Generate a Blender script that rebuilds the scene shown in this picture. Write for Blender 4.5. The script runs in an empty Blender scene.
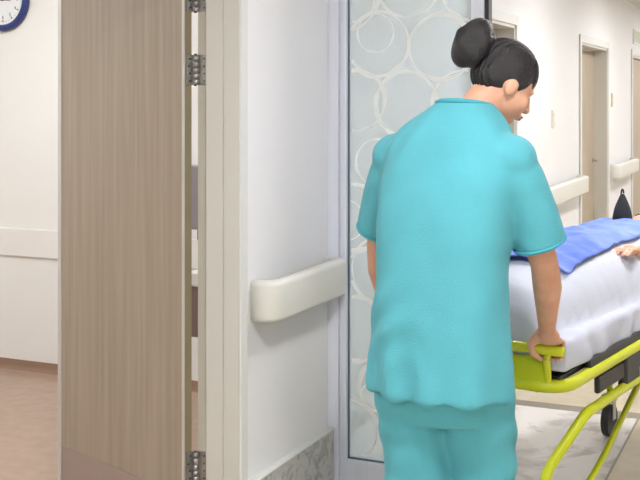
import bpy, bmesh, math, random
from mathutils import Vector, Matrix, noise, Euler
random.seed(4)
C = bpy.context.scene.collection
PI = math.pi
TH = math.radians(24)
def W(px, d, z=None, py=None):
    """point seen at pixel column px, depth d along the view, height z"""
    r = (px-320)/1097*d
    if z is None: z = 1.6-(py-100)/1097*d
    return Vector((-math.sin(TH)*d+math.cos(TH)*r, math.cos(TH)*d+math.sin(TH)*r, z))

# ------------------------------------------------------------------ materials
def srgb(c):
    return tuple(((v/255/12.92) if v/255 <= .04045 else ((v/255+.055)/1.055)**2.4) for v in c)+(1,)
def mat(name, col, rough=.5, metal=0, noise_scale=None, noise_amt=.0, bump=0, bump_scale=60, stretch=(1,1,1), spec=.5, sheen=0, col2=None, coat=0):
    m = bpy.data.materials.new(name); m.use_nodes = True
    nt = m.node_tree; b = nt.nodes['Principled BSDF']
    c = srgb(col)
    b.inputs['Base Color'].default_value = c
    b.inputs['Roughness'].default_value = rough
    b.inputs['Metallic'].default_value = metal
    b.inputs['Specular IOR Level'].default_value = spec
    if sheen: b.inputs['Sheen Weight'].default_value = sheen
    if coat: b.inputs['Coat Weight'].default_value = coat
    tc = nt.nodes.new('ShaderNodeTexCoord'); mp = nt.nodes.new('ShaderNodeMapping')
    mp.inputs['Scale'].default_value = stretch
    nt.links.new(tc.outputs['Object'], mp.inputs['Vector'])
    n = nt.nodes.new('ShaderNodeTexNoise'); n.inputs['Scale'].default_value = noise_scale or 6
    n.inputs['Detail'].default_value = 5
    nt.links.new(mp.outputs['Vector'], n.inputs['Vector'])
    rp = nt.nodes.new('ShaderNodeValToRGB')
    k = noise_amt or .02
    c2 = srgb(col2) if col2 else tuple(v*(1-k) for v in c[:3])+(1,)
    rp.color_ramp.elements[0].color = c2; rp.color_ramp.elements[1].color = c
    rp.color_ramp.elements[0].position = .35; rp.color_ramp.elements[1].position = .65
    nt.links.new(n.outputs['Fac'], rp.inputs['Fac']); nt.links.new(rp.outputs['Color'], b.inputs['Base Color'])
    if bump:
        n2 = nt.nodes.new('ShaderNodeTexNoise'); n2.inputs['Scale'].default_value = bump_scale; n2.inputs['Detail'].default_value = 4
        nt.links.new(mp.outputs['Vector'], n2.inputs['Vector'])
        bp = nt.nodes.new('ShaderNodeBump'); bp.inputs['Strength'].default_value = bump; bp.inputs['Distance'].default_value = .01
        nt.links.new(n2.outputs['Fac'], bp.inputs['Height']); nt.links.new(bp.outputs['Normal'], b.inputs['Normal'])
    return m
M = {}
M['wall'] = mat('wall_paint', (234,233,234), .6, noise_scale=3, noise_amt=.015)
M['wall_room'] = mat('room_wall_paint', (232,230,225), .6, noise_scale=3, noise_amt=.01)
M['guard'] = mat('wall_guard_vinyl', (231,228,223), .5)
M['ceiling'] = mat('ceiling_paint', (224,222,218), .8)
M['jamb'] = mat('jamb_laminate', (203,200,192), .45, noise_scale=4, noise_amt=.02)
M['jamb2'] = mat('jamb_inner_laminate', (192,187,174), .45)
M['arch'] = mat('architrave_paint', (220,220,217), .45)
M['rail'] = mat('handrail_vinyl', (222,220,212), .38, bump=.03, bump_scale=300)
M['wood'] = mat('door_laminate', (166,152,135), .38, noise_scale=5, stretch=(9,9,.30), col2=(154,140,122), bump=.03, bump_scale=40)
M['wood_far'] = mat('far_door_laminate', (182,166,146), .4, noise_scale=6, stretch=(8,8,.4), col2=(170,153,132))
M['edge'] = mat('door_edge_trim', (205,203,200), .3, .3)
M['edge_core'] = mat('door_edge_core', (136,124,98), .4)
M['kick'] = mat('kick_plate', (168,153,145), .28, .35)
M['steel'] = mat('brushed_steel', (176,174,172), .32, .9, noise_scale=60, noise_amt=.15)
M['dark_steel'] = mat('dark_steel', (90,88,86), .35, .8)
M['alu'] = mat('anodised_aluminium', (226,228,238), .4, .05, noise_scale=3, stretch=(20,20,.3), noise_amt=.04)
M['gasket'] = mat('dark_gasket', (74,88,104), .5)
M['black'] = mat('black_plastic', (26,26,28), .45)
M['black_cloth'] = mat('black_cloth', (30,30,34), .85, bump=.2, bump_scale=200)
M['blue_clock'] = mat('blue_plastic', (48,62,122), .3)
M['clock_face'] = mat('clock_dial', (240,241,240), .4)
M['clock_ink'] = mat('clock_ink', (80,80,84), .5)
M['plate'] = mat('switch_plastic', (226,222,212), .4)
M['plate2'] = mat('beige_switch_plastic', (208,192,168), .4)
M['grey'] = mat('grey_plastic', (158,150,152), .4)
M['brown'] = mat('brown_laminate', (128,108,100), .4, noise_amt=.1)
M['sign'] = mat('sign_board', (180,184,160), .4)
M['scrub'] = mat('teal_scrub_cotton', (88,168,180), .85, noise_scale=9, noise_amt=.07, bump=.25, bump_scale=280, sheen=.05, spec=.2)
M['scrub_seam'] = mat('teal_seam', (72,156,170), .85, spec=.2)
M['skin'] = mat('skin', (214,164,138), .5, noise_scale=14, col2=(202,148,122), spec=.35)
M['skin'].node_tree.nodes['Principled BSDF'].inputs['Subsurface Weight'].default_value = .08
M['skin'].node_tree.nodes['Principled BSDF'].inputs['Subsurface Radius'].default_value = (.02,.008,.004)
M['lip'] = mat('lips', (176,104,96), .45)
M['hair'] = mat('dark_hair', (34,29,32), .45, noise_scale=30, stretch=(6,1,6), col2=(18,15,18), bump=.5, bump_scale=50)
M['eye'] = mat('eye_white', (235,232,228), .2)
M['iris'] = mat('iris', (50,32,24), .2)
M['shoe'] = mat('white_shoe', (228,228,226), .5)
M['yellow'] = mat('yellow_powder_coat', (196,202,22), .35, noise_amt=.06, spec=.5)
M['sheet'] = mat('white_cotton_sheet', (196,199,212), .85, bump=.15, bump_scale=150, spec=.2)
M['blue'] = mat('blue_blanket', (92,120,222), .85, noise_scale=6, col2=(128,148,230), bump=.2, bump_scale=160, sheen=.05, spec=.2)
M['gown'] = mat('pale_yellow_gown', (226,226,190), .85, bump=.1, bump_scale=100, spec=.2)
M['pillow'] = mat('pillow_cotton', (228,229,234), .85, bump=.1, bump_scale=90, spec=.2)
M['rubber'] = mat('wheel_rubber', (48,48,50), .6)
M['vinyl_beige'] = mat('beige_vinyl_floor', (198,186,162), .32, noise_scale=9, col2=(188,173,145))
M['vinyl_room'] = mat('brown_vinyl_floor', (172,147,127), .3, noise_scale=14, col2=(162,136,116), coat=.1)
M['cove'] = mat('brown_cove', (146,116,98), .4)
M['strip'] = mat('dark_floor_strip', (128,120,104), .35)
# marble
def marble(name, base, vein, scale, rough, amt=.5):
    m = mat(name, base, rough); nt = m.node_tree; b = nt.nodes['Principled BSDF']
    tc = nt.nodes.new('ShaderNodeTexCoord'); mp = nt.nodes.new('ShaderNodeMapping'); mp.inputs['Rotation'].default_value = (.3,.5,.9)
    nt.links.new(tc.outputs['Object'], mp.inputs['Vector'])
    n1 = nt.nodes.new('ShaderNodeTexNoise'); n1.inputs['Scale'].default_value = scale; n1.inputs['Detail'].default_value = 9; n1.inputs['Distortion'].default_value = 1.3; n1.inputs['Roughness'].default_value=.65
    nt.links.new(mp.outputs['Vector'], n1.inputs['Vector'])
    r = nt.nodes.new('ShaderNodeValToRGB'); e = r.color_ramp.elements
    c, v = srgb(base), srgb(vein)
    mid = tuple(c[i]*(1-amt)+v[i]*amt for i in range(3))+(1,)
    e[0].position = .3; e[0].color = v; e[1].position = .7; e[1].color = c
    x = e.new(.46); x.color = mid; y = e.new(.52); y.color = c
    nt.links.new(n1.outputs['Fac'], r.inputs['Fac'])
    for l in list(b.inputs['Base Color'].links): nt.links.remove(l)
    nt.links.new(r.outputs['Color'], b.inputs['Base Color'])
    return m
M['marble'] = marble('white_marble', (222,217,212), (168,156,148), 3.2, .22, .35)
M['stone'] = marble('grey_stone', (194,192,188), (140,138,135), 14, .3, .5)
# frosted glass
g = bpy.data.materials.new('frosted_glass'); g.use_nodes = True; nt = g.node_tree
for n in list(nt.nodes): nt.nodes.remove(n)
out = nt.nodes.new('ShaderNodeOutputMaterial')
tr = nt.nodes.new('ShaderNodeBsdfTransparent'); tr.inputs['Color'].default_value = (.80,.86,.87,1)
df = nt.nodes.new('ShaderNodeBsdfDiffuse'); df.inputs['Color'].default_value = (.82,.86,.87,1)
tl = nt.nodes.new('ShaderNodeBsdfTranslucent'); tl.inputs['Color'].default_value = (.88,.92,.93,1)
gl = nt.nodes.new('ShaderNodeBsdfGlossy'); gl.inputs['Roughness'].default_value = .12
m1 = nt.nodes.new('ShaderNodeMixShader'); m1.inputs[0].default_value = .5
m2 = nt.nodes.new('ShaderNodeMixShader'); m2.inputs[0].default_value = .45
m3 = nt.nodes.new('ShaderNodeMixShader'); m3.inputs[0].default_value = .06
nt.links.new(df.outputs[0], m1.inputs[1]); nt.links.new(tl.outputs[0], m1.inputs[2])
nt.links.new(m1.outputs[0], m2.inputs[1]); nt.links.new(tr.outputs[0], m2.inputs[2])
nt.links.new(m2.outputs[0], m3.inputs[1]); nt.links.new(gl.outputs[0], m3.inputs[2])
nt.links.new(m3.outputs[0], out.inputs['Surface'])
M['glass'] = g
M['etch'] = mat('etched_ring', (250,250,246), .5)
M['etch'].node_tree.nodes['Principled BSDF'].inputs['Alpha'].default_value = .75
def emat(name, col, s):
    m = bpy.data.materials.new(name); m.use_nodes = True; b = m.node_tree.nodes['Principled BSDF']
    b.inputs['Base Color'].default_value = (.9,.9,.9,1)
    b.inputs['Emission Color'].default_value = col; b.inputs['Emission Strength'].default_value = s
    return m
M['lamp'] = emat('lamp_diffuser', (.985,.99,1,1), 68.0)
M['lamp_room'] = emat('room_lamp_diffuser', (.97,.985,1,1), 38.0)

# ------------------------------------------------------------------ mesh helpers
def link(name, me, m=None, parent=None, smooth=False):
    o = bpy.data.objects.new(name, me); C.objects.link(o)
    if m: me.materials.append(M[m] if isinstance(m, str) else m)
    if parent: o.parent = parent
    if smooth:
        for p in me.polygons: p.use_smooth = True
    return o
def obj(name, bm, m, parent=None, smooth=False, bev=0, seg=2):
    if bev:
        bmesh.ops.bevel(bm, geom=list(bm.edges), offset=bev, segments=seg, affect='EDGES', profile=.5)
    bmesh.ops.recalc_face_normals(bm, faces=list(bm.faces))
    me = bpy.data.meshes.new(name); bm.to_mesh(me); bm.free()
    return link(name, me, m, parent, smooth)
def bx(bm, a, b):
    x0,y0,z0 = a; x1,y1,z1 = b
    vs = [bm.verts.new(p) for p in ((x0,y0,z0),(x1,y0,z0),(x1,y1,z0),(x0,y1,z0),(x0,y0,z1),(x1,y0,z1),(x1,y1,z1),(x0,y1,z1))]
    for f in ((3,2,1,0),(4,5,6,7),(0,1,5,4),(1,2,6,5),(2,3,7,6),(3,0,4,7)): bm.faces.new([vs[i] for i in f])
def box(name, a, b, m, parent=None, bev=0):
    bm = bmesh.new(); bx(bm, a, b); return obj(name, bm, m, parent, bev=bev)
def boxes(name, L, m, parent=None, bev=0):
    bm = bmesh.new()
    for a, b in L: bx(bm, a, b)
    return obj(name, bm, m, parent, bev=bev)
def frame_at(d):
    d = d.normalized(); u = Vector((0,0,1)) if abs(d.z) < .9 else Vector((1,0,0))
    s = d.cross(u).normalized(); return s, s.cross(d).normalized()
def tube(bm, pts, rad, seg=16, caps=True):
    """swept tube through pts; rad a number or a list"""
    pts = [Vector(p) for p in pts]; n = len(pts)
    rads = rad if isinstance(rad, (list, tuple)) else [rad]*n
    rings = []; s0 = None
    for i, p in enumerate(pts):
        d = (pts[min(i+1,n-1)]-pts[max(i-1,0)])
        if s0 is None: s, u = frame_at(d)
        else:
            dn = d.normalized(); s = (s0-dn*s0.dot(dn)).normalized(); u = s.cross(dn).normalized()
        s0 = s
        rings.append([bm.verts.new(p+(s*math.cos(2*PI*k/seg)+u*math.sin(2*PI*k/seg))*rads[i]) for k in range(seg)])
    for a, b in zip(rings, rings[1:]):
        for k in range(seg): bm.faces.new([a[k], a[(k+1)%seg], b[(k+1)%seg], b[k]])
    if caps: bm.faces.new(rings[0][::-1]); bm.faces.new(rings[-1])
def bend(pts, r=.05, n=6):
    """round the corners of a polyline"""
    pts = [Vector(p) for p in pts]; out = [pts[0]]
    for a, b, c in zip(pts, pts[1:], pts[2:]):
        p = b+(a-b).normalized()*min(r,(a-b).length*.45); q = b+(c-b).normalized()*min(r,(c-b).length*.45)
        for i in range(n+1):
            t = i/n; out.append(p*(1-t)**2+b*2*t*(1-t)+q*t*t)
    out.append(pts[-1]); return out
def cyl(bm, a, b, r, seg=24): tube(bm, [a, b], r, seg)
def ball(bm, c, r, mx=None, sub=3):
    if not isinstance(r, (tuple, list)): r = (r,r,r)
    T = Matrix.Translation(c) @ (mx.to_4x4() if mx else Matrix.Identity(4)) @ Matrix.Diagonal((*r, 1))
    bmesh.ops.create_icosphere(bm, subdivisions=sub, radius=1, matrix=T)
def limb(bm, pts, rads, seg=16):
    """tapered limb: tube with round joints"""
    tube(bm, pts, rads, seg)
    for p, r in zip(pts, rads): ball(bm, Vector(p), r*.995, sub=2)
def cat(a, n=5):
    """resample a list of tuples smoothly (Catmull-Rom)"""
    out = []
    for i in range(len(a)-1):
        p0 = a[max(i-1,0)]; p1 = a[i]; p2 = a[i+1]; p3 = a[min(i+2,len(a)-1)]
        for k in range(n):
            t = k/n
            out.append(tuple(.5*((2*p1[j])+(-p0[j]+p2[j])*t+(2*p0[j]-5*p1[j]+4*p2[j]-p3[j])*t*t+(-p0[j]+3*p1[j]-3*p2[j]+p3[j])*t**3) for j in range(len(p1))))
    out.append(tuple(a[-1])); return out
def loft(bm, rows, seg=48, ex=2.4, caps=True):
    """rows: (cx, cy, z, halfwidth x, halfdepth y)"""
    rings = []
    for cx, cy, z, a, b in rows:
        rg = []
        for k in range(seg):
            t = 2*PI*k/seg; c, s = math.cos(t), math.sin(t)
            rg.append(bm.verts.new((cx+a*math.copysign(abs(c)**(2/ex), c), cy+b*math.copysign(abs(s)**(2/ex), s), z)))
        rings.append(rg)
    for p, q in zip(rings, rings[1:]):
        for k in range(seg): bm.faces.new([p[k], p[(k+1)%seg], q[(k+1)%seg], q[k]])
    if caps: bm.faces.new(rings[0][::-1]); bm.faces.new(rings[-1])
def fuse(name, bm, m, parent, voxel=.006, smooth=6, ratio=1, disp=None):
    """one continuous skin over everything in bm"""
    me = bpy.data.meshes.new(name+'_raw'); bmesh.ops.recalc_face_normals(bm, faces=list(bm.faces)); bm.to_mesh(me); bm.free()
    t = bpy.data.objects.new(name+'_raw', me); C.objects.link(t)
    r = t.modifiers.new('r', 'REMESH'); r.mode = 'VOXEL'; r.voxel_size = voxel; r.adaptivity = 0
    s = t.modifiers.new('s', 'SMOOTH'); s.factor = .5; s.iterations = smooth
    if ratio < 1: d = t.modifiers.new('d', 'DECIMATE'); d.ratio = ratio
    dg = bpy.context.evaluated_depsgraph_get(); dg.update()
    new = bpy.data.meshes.new_from_object(t.evaluated_get(dg))
    bpy.data.objects.remove(t); bpy.data.meshes.remove(me)
    new.name = name
    new.materials.clear()
    if disp:
        nn = [v.normal.copy() for v in new.vertices]
        for v, n in zip(new.vertices, nn): v.co += n*disp(v.co, n)
    return link(name, new, m, parent, True)
def thing(name, label, cat_, loc=(0,0,0), rz=0, group=None):
    o = bpy.data.objects.new(name, None); o.empty_display_size = .1; C.objects.link(o)
    o.location = loc; o.rotation_euler = (0,0,rz); o['label'] = label; o['category'] = cat_
    if group: o['group'] = group
    return o
def tag(o, label, cat_, group=None):
    o['label'] = label; o['category'] = cat_
    if group: o['group'] = group
    return o
def st(o): o['kind'] = 'structure'; return o
def dup(o, loc, rz=None, label=None):
    r = o.copy(); C.objects.link(r); r.location = loc
    if rz is not None: r.rotation_euler = (0,0,rz)
    if label: r['label'] = label
    for ch in list(o.children):
        c = ch.copy(); C.objects.link(c); c.parent = r
        for g_ in ch.children:
            d = g_.copy(); C.objects.link(d); d.parent = c
    return r

# ------------------------------------------------------------------ shell
H = 2.70; XL = -1.84; XB = -2.0; XR = 1.5; Y0 = -1.6; Y1 = 19.0
ALC = 6.2
# floors
st(boxes('floor_corridor', [((XL,Y0,-.05),(XR,3.95,0)), ((-.775,3.95,-.05),(XR,5.68,0)), ((XL,5.78,-.05),(XR,ALC,0)), ((-2.1,ALC,-.05),(XR,Y1,0)), ((-2.4,5.78,-.05),(XL,ALC,0))], 'vinyl_beige'))
st(boxes('floor_marble', [((XL,3.95,-.05),(-.785,5.68,.0)), ((-2.4,4.30,-.05),(XL,5.68,.0))], 'marble'))
st(box('trim_1', (-2.4,5.68,-.05), (XR,5.78,.001), 'strip'))
st(box('trim_2', (-.785,3.95,-.05), (-.775,5.68,.001), 'strip'))
st(boxes('floor_room', [((-5.8,.6,-.05),(XB,5.24,0)), ((XB,1.95,-.05),(XL,3.415,0))], 'vinyl_room'))
# ceilings
st(box('ceiling', (-5.9,Y0,H), (XR+.1,Y1,H+.1), 'ceiling'))
# walls
st(boxes('wall_near', [((XB,3.45,0),(XL,4.215,H)), ((-2.46,4.215,0),(-1.865,4.30,H)), ((XB,3.40,2.14),(XL,3.45,H)),
                      ((XB,1.93,2.14),(XL,3.40,H)), ((XB,Y0,0),(XL,1.92,H))], 'wall'))
st(box('wall_alcove', (-2.46,4.30,0), (-2.40,ALC,H), 'wall'))
st(box('wall_alcove_back', (-2.46,ALC,0), (-1.99,ALC+.08,H), 'wall'))
segs = [(ALC, 6.32), (7.42, 9.78), (11.19, 12.86), (14.2, Y1)]
L = [((XB,a,0),(XL,b,H)) for a, b in segs] + [((XB,a,2.12),(XL,b,H)) for a, b in ((6.32,7.42),(9.78,11.19),(12.86,14.2))]
st(boxes('wall_corridor', L, 'wall'))
st(box('wall_right', (XR,Y0,0), (XR+.1,Y1,H), 'wall'))
st(box('wall_end', (-2.0,Y1,0), (XR+.1,Y1+.1,H), 'wall'))
st(box('wall_room_back', (-5.9,5.24,0), (-2.46,5.34,H), 'wall_room'))
st(box('wall_room_left', (-5.9,.5,0), (-5.8,5.24,H), 'wall_room'))
st(box('wall_room_front', (-5.8,.5,0), (XB,.6,H), 'wall_room'))
# room: flat guard band and coved skirting
st(box('trim_3', (-5.8,5.225,.672), (-2.46,5.24,.835), 'guard', bev=.003))
def cove(name, x0, x1, y, h):
    bm = bmesh.new(); pr = [(0,0),(-.03,0),(-.014,.006),(-.008,.02),(-.006,h),(0,h)]
    a = [bm.verts.new((x0,y+p[0],p[1])) for p in pr]; b = [bm.verts.new((x1,y+p[0],p[1])) for p in pr]
    for i in range(6): bm.faces.new([a[i],a[(i+1)%6],b[(i+1)%6],b[i]])
    bm.faces.new(a); bm.faces.new(b[::-1]); return st(obj(name, bm, 'cove'))
cove('baseboard_room', -5.8, -2.46, 5.24, .055)
# stone skirting on the near wall, with its pale top edge
st(boxes('baseboard_near', [((XL,3.468,0),(XL+.028,4.213,.225))], 'stone', bev=.002))
st(boxes('trim_4', [((XL,3.468,.225),(XL+.031,4.213,.230))], 'arch'))
st(boxes('baseboard_corridor', [((XL,a,0),(XL+.015,b,.14)) for a, b in ((7.50,9.70),(11.27,12.78),(14.28,Y1))], 'stone', bev=.002))
st(box('baseboard_alcove', (-2.40,ALC-.015,0), (-2.0,ALC,.14), 'stone', bev=.002))

# near door lining: rebate, stop and outer band on the far jamb, the same on the near one, a head
def lining(name, y0, y1, zt=2.12):
    bm = bmesh.new()
    bx(bm, (-1.965,y1-.002,0), (-1.897,y1+.036,zt)); bx(bm, (-1.965,y0-.034,0), (-1.897,y0,zt))
    bx(bm, (-1.897,y1+.003,0), (XL+.006,y1+.036,zt)); bx(bm, (-1.897,y0-.034,0), (XL+.006,y0-.003,zt))
    bx(bm, (-1.965,y0-.034,zt), (XL+.006,y1+.036,zt+.03))
    st(obj(name, bm, 'jamb', bev=.002))
    return st(boxes('trim_6', [((-2.005,y1+.010,0),(-1.965,y1+.036,zt)), ((-2.005,y0-.034,0),(-1.965,y0-.01,zt)), ((-2.005,y0-.034,zt),(-1.965,y1+.036,zt+.03))], 'jamb2', bev=.001))
lining('trim_5', 1.95, 3.414)
st(boxes('trim_7', [((XL+.006,3.418,0),(XL+.016,3.466,2.18)), ((XL+.006,1.90,0),(XL+.016,1.95,2.18)), ((XL+.006,1.95,2.12),(XL+.016,3.418,2.18))], 'arch', bev=.002))

# ------------------------------------------------------------------ open door leaf
door = bpy.data.objects.new('door_1', None); C.objects.link(door); st(door)
door['label'] = 'wood-grain door leaf standing open into the room on steel hinges'
piv = Vector((-2.008, 3.408, 0)); ang = math.atan2(.368, -.93)      # local +x runs along the leaf
door.location = piv; door.rotation_euler = (0,0,ang)
LW = .845; TT = .038
# local y: the corridor face is on the +y side of the leaf once it is open
box('leaf', (.018,.002,.012), (.016+LW-.004,TT-.002,2.09), 'wood', door)
box('edge_core', (.014,.004,.012), (.018,TT-.004,2.09), 'edge_core', door)
for xx in (.014, .016+LW-.024):
    boxes('edge_trim', [((xx,TT-.003,.012),(xx+.012 if xx<.1 else xx+.026,TT+.001,2.09)), ((xx+.022,0,.012),(xx+.026,TT,2.09))] if xx>.1 else [((xx,TT-.003,.012),(xx+.012,TT+.001,2.09))], 'edge', door)
box('kick_plate', (.030,TT-.003,.02), (.016+LW-.028,TT+.0005,.185), 'kick', door)
def hinge(z):
    h = boxes('hinge', [((.0105,.0,z-.054),(.0145,TT-.010,z+.054)), ((.0,-.004,z-.054),(.0145,.002,z+.054))], 'steel', door)
    bm = bmesh.new()
    for k in range(5):
        cyl(bm, (0,-.004,z-.053+k*.0215), (0,-.004,z-.053+k*.0215+.0195), .0105, 20)
    obj('knuckle', bm, 'steel', h, True)
    bm = bmesh.new(); cyl(bm, (0,-.002,z-.058), (0,-.002,z+.058), .005, 12); obj('pin', bm, 'dark_steel', h, True)
    bm = bmesh.new()
    for dz in (-.04,-.013,.013,.04): cyl(bm, (.0088,.018+.006*(1 if dz*100%2>1 else -1),z+dz), (.0106,.018,z+dz), .0035, 10)
    obj('screw', bm, 'dark_steel', h)
for z in (.285, 1.708, 1.970): hinge(z)
# fixed leaves of the hinges on the jamb
bm = bmesh.new()
for z in (.285, 1.708, 1.970): bx(bm, (-2.010,3.4215,z-.054), (-1.968,3.4245,z+.054)); bx(bm, (-2.012,3.411,z-.030), (-2.006,3.424,z+.054))
st(obj('trim_8', bm, 'steel'))
bm = bmesh.new()
for z in (.285, 1.708, 1.970):
    for dz in (-.04,-.013,.013,.04): cyl(bm, (-1.977,3.4200,z+dz), (-1.977,3.4216,z+dz), .0032, 10)
st(obj('trim_9', bm, 'dark_steel'))

# ------------------------------------------------------------------ far doors
def far_door(n, y0, y1, xl, hinges=False):
    d = bpy.data.objects.new('door_%d'%n, None); C.objects.link(d); st(d); d.location = (xl,(y0+y1)/2,0)
    w = (y1-y0)/2
    box('leaf', (-.04,-w+.03,.01), (0,w-.03,2.08), 'wood_far', d)
    bm = bmesh.new(); ly = w-.11
    cyl(bm, (0,ly,1.0), (.05,ly,1.0), .01); tube(bm, bend([(.05,ly,1.0),(.05,ly-.12,1.0)],.02), .009, 12); cyl(bm, (0,ly,1.0), (.008,ly,1.0), .026)
    obj('door_handle', bm, 'steel', d, True)
    if hinges:
        for z in (.29,1.6,1.85):
            bm = bmesh.new(); cyl(bm, (.012,-w+.022,z-.06), (.012,-w+.022,z+.06), .012); obj('hinge', bm, 'dark_steel', d, True)
    bm = bmesh.new()
    for a, b in ((y0-.002,y0+.03),(y1-.03,y1+.002)): bx(bm, (XB,a,0), (XL+.004,b,2.12))
    bx(bm, (XB,y0,2.09), (XL+.004,y1,2.122)); st(obj('trim_%d'%(n*2+8), bm, 'jamb', bev=.001))
    bm = bmesh.new()
    bx(bm, (XL+.004,y0-.055,0), (XL+.016,y0+.006,2.18)); bx(bm, (XL+.004,y1-.006,0), (XL+.016,y1+.055,2.18)); bx(bm, (XL+.004,y0+.006,2.112), (XL+.016,y1-.006,2.18))
    st(obj('trim_%d'%(n*2+9), bm, 'arch', bev=.002))
far_door(2, 6.32, 7.42, -1.955); far_door(3, 9.78, 11.19, -1.965); far_door(4, 12.86, 14.2, -1.875, True)

# ------------------------------------------------------------------ handrails
def handrail(y0, y1, label):
    t = thing('handrail', label, 'handrail', (XL,(y0+y1)/2,.872), 0, 'white wall handrails along the corridor')
    L_ = (y1-y0)/2; hh = .075; out_ = .106
    # profile of the bumper (x out from the wall, z), rounded
    pr = []
    for cx, cz, a0 in ((out_-.02,hh-.02,0),(.045+.0,hh-.02,PI/2),(.045,-hh+.02,PI),(out_-.02,-hh+.02,1.5*PI)):
        for i in range(6):
            a = a0+i/5*PI/2; pr.append((cx+.02*math.cos(a), cz+.02*math.sin(a)))
    # path with the returns to the wall at both ends; profile offset carried along
    def path(off):   # outward offset -> list of (x,y)
        R = .06; P = [(0.0,-L_+ (out_-off)), ]
        for i in range(7):
            a = PI-i/6*PI/2
            P.append((off-R*1.0+R*math.sin(PI-a+0) if False else off-R+R*math.sin(i/6*PI/2), -L_+(out_-off)+R-R*math.cos(i/6*PI/2)))
        Q = [(x,-y) for x, y in P[::-1]]
        return P+Q
    bm = bmesh.new(); cols = []
    for off, z in pr:
        cols.append([bm.verts.new((x,y,z)) for x, y in path(max(off,.061))])
    # hollow look is not seen: close it as one solid
    n = len(cols)
    for i in range(n):
        a, b = cols[i], cols[(i+1)%n]
        for k in range(len(a)-1): bm.faces.new([a[k],a[k+1],b[k+1],b[k]])
    bm.faces.new([c[0] for c in cols]); bm.faces.new([c[-1] for c in cols][::-1])
    bmesh.ops.remove_doubles(bm, verts=list(bm.verts), dist=.0004)
    obj('bumper_rail', bm, 'rail', t, True)
    for yy in (-L_*.55, L_*.55):
        boxes('bracket', [((0,yy-.03,-.035),(.062,yy+.03,.035))], 'rail', t, bev=.003)
    return t
handrail(3.515, 4.208, 'white moulded handrail on the near wall between door frame and glass screen')
handrail(7.62, 9.66, 'white handrail on the far corridor wall, behind the person in scrubs')
handrail(11.36, 12.74, 'farthest white handrail, on the wall past the second recessed door')

# ------------------------------------------------------------------ glass screen
gs = thing('glass_screen', 'aluminium framed glass screen etched with overlapping rings, behind the person', 'glass partition', (-1.5,4.26,0))
def gb(name, L, m, parent=gs, bev=.0015): return boxes(name, [((a[0]+1.5,a[1]-4.26,a[2]),(b[0]+1.5,b[1]-4.26,b[2])) for a, b in L], m, parent, bev)
gb('wall_stile', [((-1.862,4.217,0),(-1.795,4.30,2.68)), ((-1.795,4.235,0),(-1.780,4.295,2.68)), ((-1.780,4.228,0),(-1.764,4.292,2.68))], 'alu')
gb('bottom_rail', [((-1.764,4.230,0),(-1.226,4.292,.098))], 'alu')
gb('top_rail', [((-1.764,4.230,2.58),(-1.226,4.292,2.68))], 'alu')
gb('end_stile', [((-1.226,4.228,0),(-1.200,4.292,2.68)), ((-1.200,4.222,0),(-1.172,4.298,2.68))], 'alu')
gb('gasket', [((-1.764,4.249,.098),(-1.760,4.268,2.58)), ((-1.232,4.249,.098),(-1.226,4.273,2.58)), ((-1.760,4.249,.098),(-1.232,4.268,.102)), ((-1.757,4.249,2.572),(-1.232,4.273,2.58))], 'gasket', bev=0)
gb('door_seal', [((-1.172,4.235,.01),(-1.155,4.285,2.67))], 'black')
gp = gb('glass_pane', [((-1.760,4.257,.102),(-1.232,4.265,2.572))], 'glass', bev=0)
bm = bmesh.new()
rng = random.Random(8)
layer = [0]
def ring(cx, cz, R, w, seed):
    layer[0] += 1
    seg = 72; prev = None; f0 = None
    ok = lambda x, z: -.254 < x < .265 and .11 < z < 2.568
    vs = []
    for k in range(seg):
        a = 2*PI*k/seg
        nz = noise.noise(Vector((math.cos(a)*1.6+seed, math.sin(a)*1.6, seed*.7)))
        ww = w*(.35+1.0*abs(nz)*2.2+.25*(1+math.cos(a-2.3+seed))); rr = R*(1+.035*nz)
        vs.append(((cx+(rr-ww/2)*math.cos(a), cz+(rr-ww/2)*math.sin(a)), (cx+(rr+ww/2)*math.cos(a), cz+(rr+ww/2)*math.sin(a))))
    for k in range(seg):
        q = (vs[k][0], vs[k][1], vs[(k+1)%seg][1], vs[(k+1)%seg][0])
        if all(ok(*p) for p in q): bm.faces.new([bm.verts.new((p[0],-.0036-layer[0]*.00006,p[1])) for p in q])
j = 0
for row in range(11):
    for c in range(3):
        j += 1
        x = -.24+c*.25+(.11 if row%2 else 0)+rng.uniform(-.03,.03); z = .20+row*.232+rng.uniform(-.03,.03)
        R = rng.choice((.10,.125,.135,.14)); ring(x, z, R, rng.uniform(.007,.013), j*1.7)
        ring(x+rng.uniform(-.008,.008), z+rng.uniform(-.006,.006), R*.98, .005, j*3.1)
        if rng.random() < .4: ring(x+rng.uniform(-.05,.05), z+rng.uniform(-.05,.05), R*.6, .006, j*2.3)
obj('etched_rings', bm, 'etch', gp)

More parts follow.
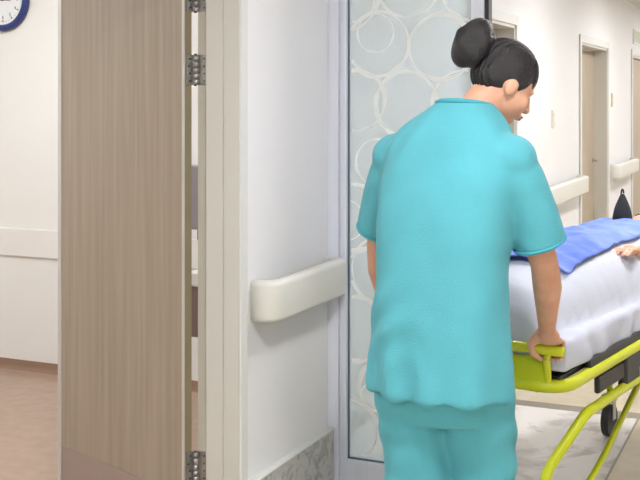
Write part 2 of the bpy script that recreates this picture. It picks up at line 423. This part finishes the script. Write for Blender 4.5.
# ------------------------------------------------------------------ clock
cp = W(5, 6.57, py=0); k_ = 5.24/cp.y; cp = Vector((cp.x*k_, 5.24, 1.6+100/1097*6.57*k_))
ck = thing('wall_clock', 'round wall clock with blue rim and white dial on the room wall', 'clock', cp)
def turned(bm, prof, seg=64):   # profile (r, y) revolved about local y
    rings = [[bm.verts.new((r*math.cos(2*PI*k/seg), y, r*math.sin(2*PI*k/seg))) for k in range(seg)] for r, y in prof]
    for i in range(len(rings)):
        a, b = rings[i], rings[(i+1)%len(rings)]
        for k in range(seg): bm.faces.new([a[k],a[(k+1)%seg],b[(k+1)%seg],b[k]])
bm = bmesh.new(); turned(bm, [(.150,-.002),(.187,-.002),(.190,-.02),(.183,-.038),(.170,-.044),(.158,-.040),(.150,-.026)]); obj('rim', bm, 'blue_clock', ck, True)
bm = bmesh.new(); cyl(bm, (0,-.003,0), (0,-.018,0), .1505, 64); obj('dial', bm, 'clock_face', ck)
bm = bmesh.new()
for i in range(60):
    a = 2*PI*i/60; r0, r1, w = ((.118,.135,.003) if i%5 == 0 else (.128,.134,.001))
    u = Vector((math.sin(a),0,math.cos(a))); s = Vector((math.cos(a),0,-math.sin(a)))
    p = [bm.verts.new(u*r_+s*w*q+Vector((0,y,0))) for y in (-.0175,-.0190) for r_, q in ((r0,-1),(r0,1),(r1,1),(r1,-1))]
    for f in ((0,1,2,3),(7,6,5,4),(0,4,5,1),(1,5,6,2),(2,6,7,3),(3,7,4,0)): bm.faces.new([p[i_] for i_ in f])
obj('minute_marks', bm, 'clock_ink', ck)
for i in range(1, 13):     # printed numerals
    cu = bpy.data.curves.new('numeral', 'FONT'); cu.body = str(i); cu.size = .028; cu.align_x = 'CENTER'; cu.align_y = 'CENTER'; cu.extrude = .0004
    t_ = bpy.data.objects.new('numeral', cu); C.objects.link(t_); dg = bpy.context.evaluated_depsgraph_get(); dg.update()
    me = bpy.data.meshes.new_from_object(t_.evaluated_get(dg)); bpy.data.objects.remove(t_)
    a = 2*PI*i/12
    me.transform(Matrix.Translation((.105*math.sin(a),-.0185,.105*math.cos(a))) @ Matrix.Rotation(PI/2,4,'X')); me.materials.clear()
    link('numeral', me, 'clock_ink', ck)
def hand(a, l, w, y):
    bm = bmesh.new(); tube(bm, [Vector((-.02*math.sin(a),y,-.02*math.cos(a))), Vector((l*math.sin(a),y,l*math.cos(a)))], [w,w*.4], 8); obj('clock_hand', bm, 'clock_ink', ck)
hand(math.radians(98), .060, .004, -.022); hand(math.radians(255), .095, .003, -.024)
bm = bmesh.new(); cyl(bm, (0,-.018,0), (0,-.028,0), .008); obj('hub', bm, 'clock_ink', ck)

# ------------------------------------------------------------------ things seen through the gap beside the hinges
XP = -2.46
t = thing('towel_dispenser', 'grey dispenser on the room wall, seen through the hinge gap', 'dispenser', (XP,4.52,0))
box('cover', (-.158,-.13,1.0), (0,.13,1.30), 'grey', t, bev=.01)
box('black_outlet', (-.135,-.10,.945), (-.02,.10,1.001), 'black', t, bev=.008)
t = thing('wall_unit', 'small brown wall unit with pale top, below the grey dispenser', 'cabinet', (XP,4.56,0))
box('top', (-.185,-.16,.735), (0,.20,.80), 'guard', t, bev=.006)
box('body', (-.170,-.15,.50), (0,.19,.735), 'brown', t, bev=.004)
box('drawer_front', (-.178,-.14,.52), (-.170,.18,.60), 'brown', t, bev=.002)

# ------------------------------------------------------------------ switches and sign on the corridor wall
def switch(y, z, m, label):
    t = thing('light_switch', label, 'switch', (XL,y,z))
    box('plate', (0,-.043,-.072), (.010,.043,.072), m, t, bev=.003)
    for dz in (-.03,.03): box('rocker', (.010,-.02,dz-.02), (.015,.02,dz+.02), m, t, bev=.002)
    return t
switch(8.64, 1.45, 'plate', 'white double switch plate on the wall above the corridor handrail')
switch(11.46, 1.60, 'plate2', 'beige switch plate beside the second recessed door')
t = thing('door_sign', 'small framed sign above the farthest door', 'sign', (XL,13.2,2.33))
box('frame', (0,-.27,-.085), (.02,.27,.085), 'arch', t, bev=.002)
box('panel', (.018,-.25,-.065), (.022,.25,.065), 'sign', t)

# ------------------------------------------------------------------ ceiling lamps
def lamp(x, y, label, m):
    t = thing('ceiling_light', label, 'ceiling light', (x,y,H), 0, 'flat ceiling light panels')
    boxes('frame', [((-.17,-.31,-.02),(-.15,.31,0)), ((.15,-.31,-.02),(.17,.31,0)), ((-.15,-.31,-.02),(.15,-.29,0)), ((-.15,.29,-.02),(.15,.31,0))], 'arch', t)
    box('diffuser', (-.15,-.29,-.012), (.15,.29,-.004), m, t); return t
cl = lamp(-.42, 1.9, 'rectangular ceiling light panel above the corridor', 'lamp')
for y in (-.9, 4.9, 7.8, 10.8, 13.8, 16.8): dup(cl, (-.42,y,H))
rl = lamp(-3.7, 2.2, 'ceiling light panel inside the room beyond the open door', 'lamp_room'); rl['group'] = 'light panels in the room'
dup(rl, (-3.7,4.0,H)); dup(rl, (-5.0,3.1,H))

# ------------------------------------------------------------------ pushing person
HD = math.radians(-9.5)
O = Vector((-.950, 2.970, 0))
P = thing('person', 'person in teal scrubs with dark hair in a bun, pushing the stretcher', 'person', O, HD)
# local frame: x right, y forward, z up
hc = Vector((.10,.225,1.645)); hm = (Matrix.Rotation(math.radians(-42),3,'Z') @ Matrix.Rotation(math.radians(-33),3,'X'))
def hp(x, y, z): return hc+hm @ Vector((x,y,z))
HZ = .835; HY = .41
hands = {1: .165, -1: -.36}
sh = {1: Vector((.185,.07,1.435)), -1: Vector((-.195,.09,1.43))}
el = {1: Vector((.240,.175,1.135)), -1: Vector((-.305,.18,1.14))}
wr = {s: Vector((hands[s]+.012*s, .352, .918)) for s in (1,-1)}
hip = {1: Vector((.095,.0,.92)), -1: Vector((-.095,.0,.92))}
kn = {1: Vector((.080,.10,.52)), -1: Vector((-.072,.0,.50))}
an = {1: Vector((.085,.16,.10)), -1: Vector((-.085,-.24,.145))}
bm = bmesh.new()
# head
def head(bm, hp, hm, ears=True):
    ball(bm, hp(0,-.014,.022), (.074,.094,.094), hm, 4)
    ball(bm, hp(0,.022,-.028), (.062,.064,.078), hm)
    ball(bm, hp(0,.045,-.082), (.034,.030,.026), hm)
    ball(bm, hp(0,.064,.016), (.046,.018,.014), hm)        # brow
    for s in (-1,1):
        ball(bm, hp(.038*s,.052,-.030), (.022,.024,.026), hm)   # cheek
        if ears:
            ball(bm, hp(.073*s,-.010,-.012), (.009,.019,.031), hm)
    limb(bm, [hp(0,.080,.008), hp(0,.091,-.018), hp(0,.097,-.030)], [.007,.009,.011], 12)
    for s in (-1,1): ball(bm, hp(.012*s,.092,-.034), (.008,.009,.007), hm, 2)
    ball(bm, hp(0,.083,-.056), (.022,.010,.006), hm, 2); ball(bm, hp(0,.081,-.065), (.019,.010,.006), hm, 2)
head(bm, hp, hm)
limb(bm, [(.02,.10,1.49), (.035,.125,1.55), hp(0,-.030,-.075), hp(0,-.02,-.03)], [.075,.060,.056,.060], 20)
# torso and legs
loft(bm, cat([(0,0,.86,.15,.10),(0,0,.95,.165,.11),(0,.01,1.08,.135,.10),(0,.035,1.25,.16,.11),(0,.06,1.38,.165,.11),(.005,.08,1.46,.12,.085),(.01,.09,1.51,.06,.06)], 3))
for s in (1,-1):
    limb(bm, [hip[s], hip[s].lerp(kn[s],.5), kn[s], kn[s].lerp(an[s],.35)+Vector((0,-.02,0)), an[s]], [.088,.075,.056,.055,.036])
    f = an[s]
    limb(bm, [f+Vector((0,-.03,-.055)), f+Vector((0,.06,-.055)), f+Vector((0,.14,-.068 if s==1 else -.095))], [.036,.034,.022])
def hand_grip(bm, s, hx, HY, HZ):
    """hand closed from above round a bar running along x at (y=HY, z=HZ)"""
    w = wr[s]
    ball(bm, Vector((hx,HY-.028,HZ+.050)), (.040,.030,.030), None, 3)
    ball(bm, Vector((hx,HY-.008,HZ+.034)), (.042,.024,.017), None, 3)
    limb(bm, [w, Vector((hx+.004*s,HY-.040,HZ+.062))], [.027,.028], 14)
    for i, (ox, rr, l) in enumerate(((-.0315,.0086,1.0),(-.0105,.0090,1.08),(.0105,.0086,1.03),(.0315,.0076,.86))):
        x = hx+ox*s
        limb(bm, [(x,HY-.004,HZ+.036), (x,HY+.026*l,HZ+.026), (x,HY+.032*l,HZ-.008), (x,HY+.012,HZ-.028*l), (x,HY-.006,HZ-.026*l)], [rr*1.12,rr*1.05,rr,rr*.92,rr*.8], 12)
    x = hx-.036*s
    limb(bm, [(x+.012*s,HY-.045,HZ+.048), (x-.010*s,HY-.042,HZ+.022), (x-.008*s,HY-.036,HZ-.006), (x+.012*s,HY-.022,HZ-.024)], [.016,.0125,.0105,.0088], 12)
for s in (1,-1):
    limb(bm, [sh[s], sh[s].lerp(el[s],.5)+Vector((.008*s,-.005,0)), el[s], el[s].lerp(wr[s],.35)+Vector((.006*s,0,0)), wr[s]], [.054,.048,.040,.042,.026], 20)
    limb(bm, [(0,.08,1.44), sh[s]], [.07,.056], 16)
    hand_grip(bm, s, hands[s], HY, HZ)
body = fuse('body', bm, 'skin', P, .004, 4, .5)
# hair: scalp cap, bun and tie
bm = bmesh.new()
ball(bm, hp(0,-.024,.036), (.083,.100,.092), hm, 4); ball(bm, hp(0,-.052,.006), (.075,.064,.066), hm, 4)
for s in (-1,1): ball(bm, hp(.066*s,-.004,.018), (.014,.022,.034), hm, 2)
def strands(c, n): 
    q = hm.transposed() @ (c-hc); return .0022*math.sin(q.x*420+6*noise.noise(q*14))
hair = fuse('hair', bm, 'hair', P, .005, 4, 1, strands)
bm = bmesh.new()
ball(bm, hp(0,-.152,.044), (.063,.058,.080), hm, 4); ball(bm, hp(.012,-.145,.025), (.050,.042,.052), hm, 3)
def coil(c, n):
    q = hm.transposed() @ (c-hp(0,-.14,.05)); return .003*math.sin(math.atan2(q.x,q.z)*3+q.length*260)
fuse('bun', bm, 'hair', hair, .005, 3, 1, coil)
bm = bmesh.new(); tube(bm, [hp(.034*math.cos(a),-.118,.046+.034*math.sin(a)) for a in [2*PI*i/24 for i in range(25)]], .006, 8, False); obj('hair_tie', bm, 'black_cloth', hair, True)
for s in (-1,1):
    bm = bmesh.new(); ball(bm, hp(.027*s,.063,-.002), .0105, None, 3); e = obj('eye', bm, 'eye', P, True)
    bm = bmesh.new(); ball(bm, hp(.027*s,.0708,-.003), (.0055,.004,.0055), hm, 2); obj('iris', bm, 'iris', e, True)
    bm = bmesh.new(); limb(bm, [hp(.014*s,.078,.014), hp(.028*s,.075,.018), hp(.040*s,.066,.014)], [.003,.0034,.002], 8); obj('eyebrow', bm, 'hair', P, True)
bm = bmesh.new(); ball(bm, hp(0,.090,-.0565), (.020,.006,.0042), hm, 2); ball(bm, hp(0,.088,-.064), (.017,.006,.0048), hm, 2); obj('lips', bm, 'lip', P, True)
# scrub top
bm = bmesh.new()
loft(bm, cat([(.0,-.005,.775,.205,.155),(.0,-.005,.80,.208,.157),(.0,.0,.95,.196,.148),(.0,.01,1.10,.186,.142),(0,.03,1.25,.195,.146),(0,.05,1.36,.200,.142),(0,.065,1.44,.190,.128),(.003,.08,1.50,.172,.116),(.012,.095,1.55,.128,.098),(.018,.105,1.592,.078,.076)], 4), 64, 2.5)
for s in (1,-1):
    a, b = sh[s], el[s]; e = a.lerp(b, .80)
    limb(bm, [(.01,.085,1.475), a+Vector((-.01*s,0,-.006))], [.095,.078], 20)
    tube(bm, [a+Vector((-.02*s,0,.0)), a.lerp(b,.2), a.lerp(b,.5)+Vector((.008*s,0,0)), e+Vector((.006*s,0,0))], [.074,.076,.073,.075], 28)
    ball(bm, a, .074)
    ball(bm, a+Vector((-.045*s,-.01,-.05)), (.085,.085,.12)); ball(bm, a+Vector((-.06*s,.0,-.13)), (.07,.08,.12))
def folds(c, n):
    w = noise.noise(Vector((c.x*5, c.y*5, c.z*2.2)))*.008
    w += .0045*math.sin(c.z*34+9*noise.noise(c*3.5)+abs(c.x)*30)*max(0, noise.noise(c*4+Vector((3,1,2)))+.15)
    lo = max(0, 1-(c.z-.77)/.28)
    w += lo*.007*math.sin(math.atan2(c.x,c.y)*9+2*noise.noise(c*3))
    return w
top = fuse('scrub_top', bm, 'scrub', P, .006, 22, 1, folds)
bm = bmesh.new()   # neckline band
pts = []
for i in range(33):
    a = 2*PI*i/32; pts.append((.019+.074*math.sin(a), .106+.072*math.cos(a), 1.586-.012*math.cos(a)-(.05*max(0,math.cos(a))**3)))
tube(bm, pts, .008, 10, False); obj('neckband', bm, 'scrub_seam', top, True)
for s in (1,-1):
    a, b = sh[s], el[s]; e = a.lerp(b, .79)+Vector((.006*s,0,0)); d = (b-a).normalized(); u, v = frame_at(d)
    bm = bmesh.new(); tube(bm, [e+(u*math.cos(2*PI*i/32)+v*math.sin(2*PI*i/32))*.0735 for i in range(33)], .005, 8, False); obj('sleeve_hem', bm, 'scrub_seam', top, True)
# trousers
bm = bmesh.new()
loft(bm, cat([(0,0,.70,.150,.110),(0,0,.80,.168,.128),(0,0,.88,.172,.130),(0,0,.98,.165,.122),(0,0,1.04,.15,.112)], 4))
for s in (1,-1):
    A = an[s]+Vector((0,-.01,.0))
    limb(bm, [hip[s]+Vector((0,0,-.03)), hip[s].lerp(kn[s],.5), kn[s], kn[s].lerp(A,.5)+Vector((0,-.02,0))], [.112,.108,.098,.088], 24)
    tube(bm, [kn[s].lerp(A,.5)+Vector((0,-.02,0)), A+Vector((0,0,.02))], [.088,.086], 24)
def folds2(c, n): return noise.noise(Vector((c.x*7,c.y*7,c.z*3)))*.009+.003*math.sin(c.z*60+5*noise.noise(c*5))
fuse('trousers', bm, 'scrub', P, .008, 5, 1, folds2)
for s in (1,-1):
    f = an[s]; dz = -.055; bm = bmesh.new()
    base = f.z-.10 if s == -1 else 0
    limb(bm, [f+Vector((0,-.035,dz+.0)), f+Vector((0,.05,dz)), f+Vector((0,.135,dz-.006 if s==1 else dz-.035))], [.043,.043,.036], 18)
    ball(bm, f+Vector((0,-.005,-.03)), (.045,.05,.045))
    fuse('shoe', bm, 'shoe', P, .007, 4)

# ------------------------------------------------------------------ stretcher
CN = -.10; CH = 1.425
R_ = Matrix.Rotation(HD, 3, 'Z')
SO = O+R_ @ Vector((CN, CH, 0))
S = thing('stretcher', 'wheeled stretcher with bright yellow tubular frame and black fittings', 'stretcher', SO, HD)
HW = .29; HL = .975
def tb(name, pts, r, m, parent=S, b=.06): 
    bm = bmesh.new(); tube(bm, bend(pts, b), r, 14); return obj(name, bm, m, parent, True)
bm = bmesh.new(); tube(bm, bend([(0,-HL,.712),(HW,-HL,.712),(HW,HL,.712),(-HW,HL,.712),(-HW,-HL,.712),(-.0,-HL,.712)], .10, 8), .021, 16); obj('upper_frame', bm, 'yellow', S, True)
for s in (-1,1):
    bm = bmesh.new(); tube(bm, bend([(0,HL-.08,.59),(s*HW,HL-.08,.59),(s*HW,-HL+.20,.59),(s*(HW-.085),-HL+.075,.42),(s*(HW-.10),-HL+.04,.20)], .035, 6), .017, 16)
    obj('lower_frame', bm, 'yellow', S, True)
# rear push handle
hy = HY-CH
tb('push_handle', [(-.20,-HL+.0,.70),(-.24,-HL+.01,.71),(-.25,hy,HZ-.02),(-.25,hy,HZ),(-.36,hy,HZ)][:3]+[(-.27,hy,HZ)], .012, 'yellow')
tb('push_handle', [(.20,-HL+.0,.70),(.24,-HL+.01,.71),(.25,hy,HZ-.02),(.27,hy,HZ)], .012, 'yellow')
bm = bmesh.new(); cyl(bm, (-.306,hy,HZ), (.306,hy,HZ), .0155, 20); obj('handle_grip', bm, 'yellow', S, True)
box('head_panel', (-.24,-HL-.012,.715), (.24,-HL+.012,.80), 'yellow', S, bev=.01)
box('deck', (-HW+.02,-HL+.02,.722), (HW-.02,HL-.02,.742), 'black', S, bev=.006)
for s in (-1,1):
    box('side_skirt', (s*HW-.012 if s>0 else s*HW-.008,-HL+.22,.728), (s*HW+.008 if s>0 else s*HW+.012,HL-.1,.758), 'black', S, bev=.005)
    for yy in (-.30,.15,.60):
        box('frame_bracket', (s*HW-.022,yy-.10,.575), (s*HW+.012,yy+.06,.70), 'black', S, bev=.012)
    box('side_cover', (s*HW-.016,-.66,.625), (s*HW+.004,.86,.682), 'black', S, bev=.008)
    tb('front_leg', [(s*(HW-.01),HL-.20,.59),(s*(HW-.06),HL-.12,.40),(s*(HW-.09),HL-.05,.20)], .016, 'yellow', b=.08)
    tb('cross_leg', [(s*(HW-.08),-HL+.06,.18),(s*(HW-.05),-.50,.34),(s*(HW-.03),-.02,.59)], .011, 'yellow', b=.1)
for sx in (-1,1):
    for sy in (-1,1):
        cx, cy = sx*(HW-.08), sy*(HL-.05)
        c = boxes('castor', [((cx-.028,cy-.03,.165),(cx+.028,cy+.03,.20)), ((cx-.028,cy-.02,.08),(cx-.022,cy+.02,.17)), ((cx+.022,cy-.02,.08),(cx+.028,cy+.02,.17))], 'steel', S, bev=.003)
        bm = bmesh.new(); cyl(bm, (cx-.018,cy,.075), (cx+.018,cy,.075), .075, 32); obj('tyre', bm, 'rubber', c, bev=.003)
# mattress: a thing lying on the deck
mt = box('mattress', (-HW+.035,-HL+.03,.743), (HW-.035,HL-.03,.83), 'black_cloth', None, bev=.02); mt.location = SO; mt.rotation_euler = (0,0,HD)
tag(mt, 'dark stretcher mattress under the white sheet', 'mattress')
# body height under the covers (y from feet at the rear to head at the front)
def lerp_tab(t, T):
    for (a, u), (b, v) in zip(T, T[1:]):
        if a <= t <= b:
            k = (t-a)/(b-a); k = k*k*(3-2*k); return u+(v-u)*k
    return T[0][1] if t < T[0][0] else T[-1][1]
TZ = [(-.98,.93),(-.88,1.005),(-.72,1.01),(-.45,1.035),(-.10,1.055),(.3,1.055),(.55,1.05),(.68,.97),(.98,.87)]
TWd = [(-.98,.20),(-.5,.245),(0,.262),(.6,.262),(.98,.22)]
def cov(x, y, top=0):
    zc = lerp_tab(y, TZ); w = lerp_tab(y, TWd); a = min(1, abs(x)/w)
    z = .845+(zc-.845)*(max(0,1-a**3.2))**.55
    return z+top
def drape(name, x0, x1, y0, y1, lift, hang, m, label, cat_, nx=70, ny=150, seed=0, amp=.006, thick=.004):
    """cloth laid over the body: rows across, hanging over the mattress edge where it reaches it"""
    bm = bmesh.new(); rows = []
    ye = -HL+.03
    for j in range(ny+1):
        yr = y0+(y1-y0)*j/ny; row = []; dr = max(0, ye-yr); y = max(yr, ye)
        # walk across by arc
        pts = []
        xe = HW-.018+lift*.5
        for i in range(nx+1):
            x = x0+(x1-x0)*i/nx
            q = Vector((x*6, y*4, seed)); nn = noise.noise(q); n2 = noise.noise(Vector((x*16+y*9, y*15-x*6, seed+5)))
            fold = amp*1.4*nn+amp*.8*n2+amp*.9*math.sin((x*.6+y)*38+5*nn)*max(0,.4+noise.noise(Vector((x*3,y*2.4,seed+9))))
            if abs(x) <= xe: p = Vector((x, y, cov(x,y,lift)+fold+amp))
            else:
                dn = abs(x)-xe; zz = .845+lift-dn
                zz = cov(xe,y,lift)+amp+fold-dn if False else .845+lift+amp*.5-dn
                hg = math.copysign(xe+.008+.009*(1+math.sin(y*30+4*nn+seed))*min(1,dn/.05)*.6, x)
                p = Vector((hg, y, max(zz, .845+lift-hang)))
            if dr: p.z = max(p.z-dr, .76+.0*p.x); p.y -= .012+.006*math.sin(x*30)
            row.append(bm.verts.new(p))
        rows.append(row)
    for a, b in zip(rows, rows[1:]):
        for i in range(nx): bm.faces.new([a[i],a[i+1],b[i+1],b[i]])
    o = obj(name, bm, m, None, True); o.location = SO; o.rotation_euler = (0,0,HD)
    md = o.modifiers.new('thickness', 'SOLIDIFY'); md.thickness = thick; md.offset = 1
    sm = o.modifiers.new('soft', 'SMOOTH'); sm.factor = .5; sm.iterations = 2
    return tag(o, label, cat_)
drape('bed_sheet', -HW-.075, HW+.075, -HL-.17, .66, 0, .10, 'sheet', 'white sheet covering the patient and hanging over the stretcher side', 'sheet')
drape('blanket', -HW-.02, .165, -.62, .64, .014, .10, 'blue', 'blue blanket lying over the patient on top of the white sheet', 'blanket', seed=3, amp=.010, thick=.006, nx=60)
# pillow
bm = bmesh.new(); ball(bm, Vector((0,0,0)), 1, None, 5)
for v in bm.verts:
    x, y, z = v.co; f = lambda a, p: math.copysign(abs(a)**p, a)
    v.co = Vector((f(x,.55)*.235, f(y,.55)*.15, z*.055*(1-.5*abs(x*y))))
pw = obj('pillow', bm, 'pillow', None, True); pw.location = SO+R_ @ Vector((0,HL-.19,.875)); pw.rotation_euler = (0,0,HD); tag(pw, 'white pillow at the front end of the stretcher under the patient', 'pillow')
# patient, feet towards the pusher
PT = thing('person', 'patient lying under blue blanket and white sheet on the stretcher', 'person', SO+Vector((0,0,.83)), HD)
ph = Vector((0,HL-.20,.165)); pm = Matrix.Rotation(math.radians(80),3,'X')
def pp(x, y, z): return ph+pm @ Vector((x,y,z))
bm = bmesh.new(); head(bm, pp, pm)
limb(bm, [pp(0,-.02,-.05), (0,.63,.10), (0,.56,.10)], [.055,.055,.07], 18)
limb(bm, [(-.12,.50,.10),(0,.53,.105),(.12,.50,.10)], [.06,.07,.06])
for (yy, a, b) in (( .45,.14,.09),(.30,.14,.095),(.12,.125,.085),(-.02,.145,.085)): ball(bm, Vector((0,yy,.098)), (a,.14,b), None, 3)
for s in (-1,1):
    limb(bm, [(.08*s,-.03,.095),(.085*s,-.28,.09),(.085*s,-.46,.085),(.085*s,-.60,.075),(.085*s,-.84,.05)], [.080,.068,.052,.052,.034])
    limb(bm, [(.085*s,-.86,.045),(.09*s,-.875,.09),(.095*s,-.885,.135)], [.036,.032,.022])
# far arm under the cloth, near arm out on top of it
limb(bm, [(-.17,.49,.10),(-.20,.24,.06),(-.17,-.02,.06)], [.048,.038,.024]); ball(bm, Vector((-.165,-.06,.06)), (.03,.05,.02))
ez = .035
A_ = [(.165,.49,.11),(.232,.27,.135),(.222,.13,.150),(.205,.02,.185)]
limb(bm, A_, [.050,.040,.036,.025], 18)
ball(bm, Vector((.198,-.035,.196)), (.036,.045,.016), Matrix.Rotation(.2,3,'X'))
for ox, l in ((-.03,.85),(-.010,1.0),(.010,1.05),(.030,.95)):
    limb(bm, [(.198+ox,-.07,.200),(.198+ox*1.1,-.105*1,.203),(.196+ox*1.1,-.105-.028*l,.198),(.195+ox*1.1,-.105-.048*l,.189)], [.0095,.0088,.008,.007], 10)
limb(bm, [(.168,-.01,.196),(.152,-.045,.198),(.150,-.075,.194)], [.013,.011,.009], 10)
fuse('body', bm, 'skin', PT, .005, 4, .6)
bm = bmesh.new()
loft2 = [((0,.52,.105),.15,.085),((0,.30,.105),.165,.100),((0,.10,.10),.155,.092)]
for (c, a, b) in loft2: ball(bm, Vector(c), (a,.16,b), None, 3)
for s in (-1,1): limb(bm, [(.15*s,.50,.10),(.19*s,.38,.10),(.205*s if s<0 else .218,.30,.10 if s<0 else .128)], [.066,.060,.056], 18)
fuse('gown', bm, 'gown', PT, .008, 5, 1, lambda c, n: .005*noise.noise(c*12))
bm = bmesh.new(); ball(bm, pp(0,-.026,.036), (.080,.096,.092), pm, 4); fuse('hair', bm, 'hair', PT, .006, 3)
for s in (-1,1):
    bm = bmesh.new(); limb(bm, [pp(.016*s,.082,-.002), pp(.029*s,.084,-.004), pp(.042*s,.076,-.002)], [.002,.0025,.002], 8); obj('closed_eyelid', bm, 'hair', PT, True)
bm = bmesh.new(); ball(bm, pp(0,.090,-.0565), (.020,.006,.0042), pm, 2); ball(bm, pp(0,.088,-.064), (.017,.006,.0048), pm, 2); obj('lips', bm, 'lip', PT, True)
# small black bag standing on the blanket
bg = thing('black_bag', 'small black pointed bag standing on the blue blanket', 'bag', SO+R_ @ Vector((-.03,.57,1.058)), HD)
bm = bmesh.new(); loft(bm, cat([(0,0,-.012,.036,.05),(0,0,.02,.040,.055),(0,0,.07,.030,.042),(0,0,.11,.014,.026),(0,0,.128,.007,.012)], 4), 28); obj('bag_body', bm, 'black_cloth', bg, True)
bm = bmesh.new(); tube(bm, [(0,.016*math.cos(a),.130+.018*math.sin(a)) for a in [PI*i/12 for i in range(13)]], .004, 8); obj('bag_loop', bm, 'black_cloth', bg, True)

# ------------------------------------------------------------------ camera, light
cam = bpy.data.cameras.new('camera'); co = bpy.data.objects.new('camera', cam); C.objects.link(co)
cam.lens = 1097/640*36; cam.sensor_width = 36; cam.shift_y = -140/640; cam.clip_start = .05
co.location = (0,0,1.6); co.rotation_euler = (PI/2,0,TH)
bpy.context.scene.camera = co
w = bpy.data.worlds.new('world'); bpy.context.scene.world = w; w.use_nodes = True
w.node_tree.nodes['Background'].inputs['Color'].default_value = (.95,.97,1,1); w.node_tree.nodes['Background'].inputs['Strength'].default_value = 1.1
vs = bpy.context.scene.view_settings
vs.view_transform = 'Standard'; vs.look = 'None'; vs.gamma = 1; vs.exposure = .42; vs.use_curve_mapping = False
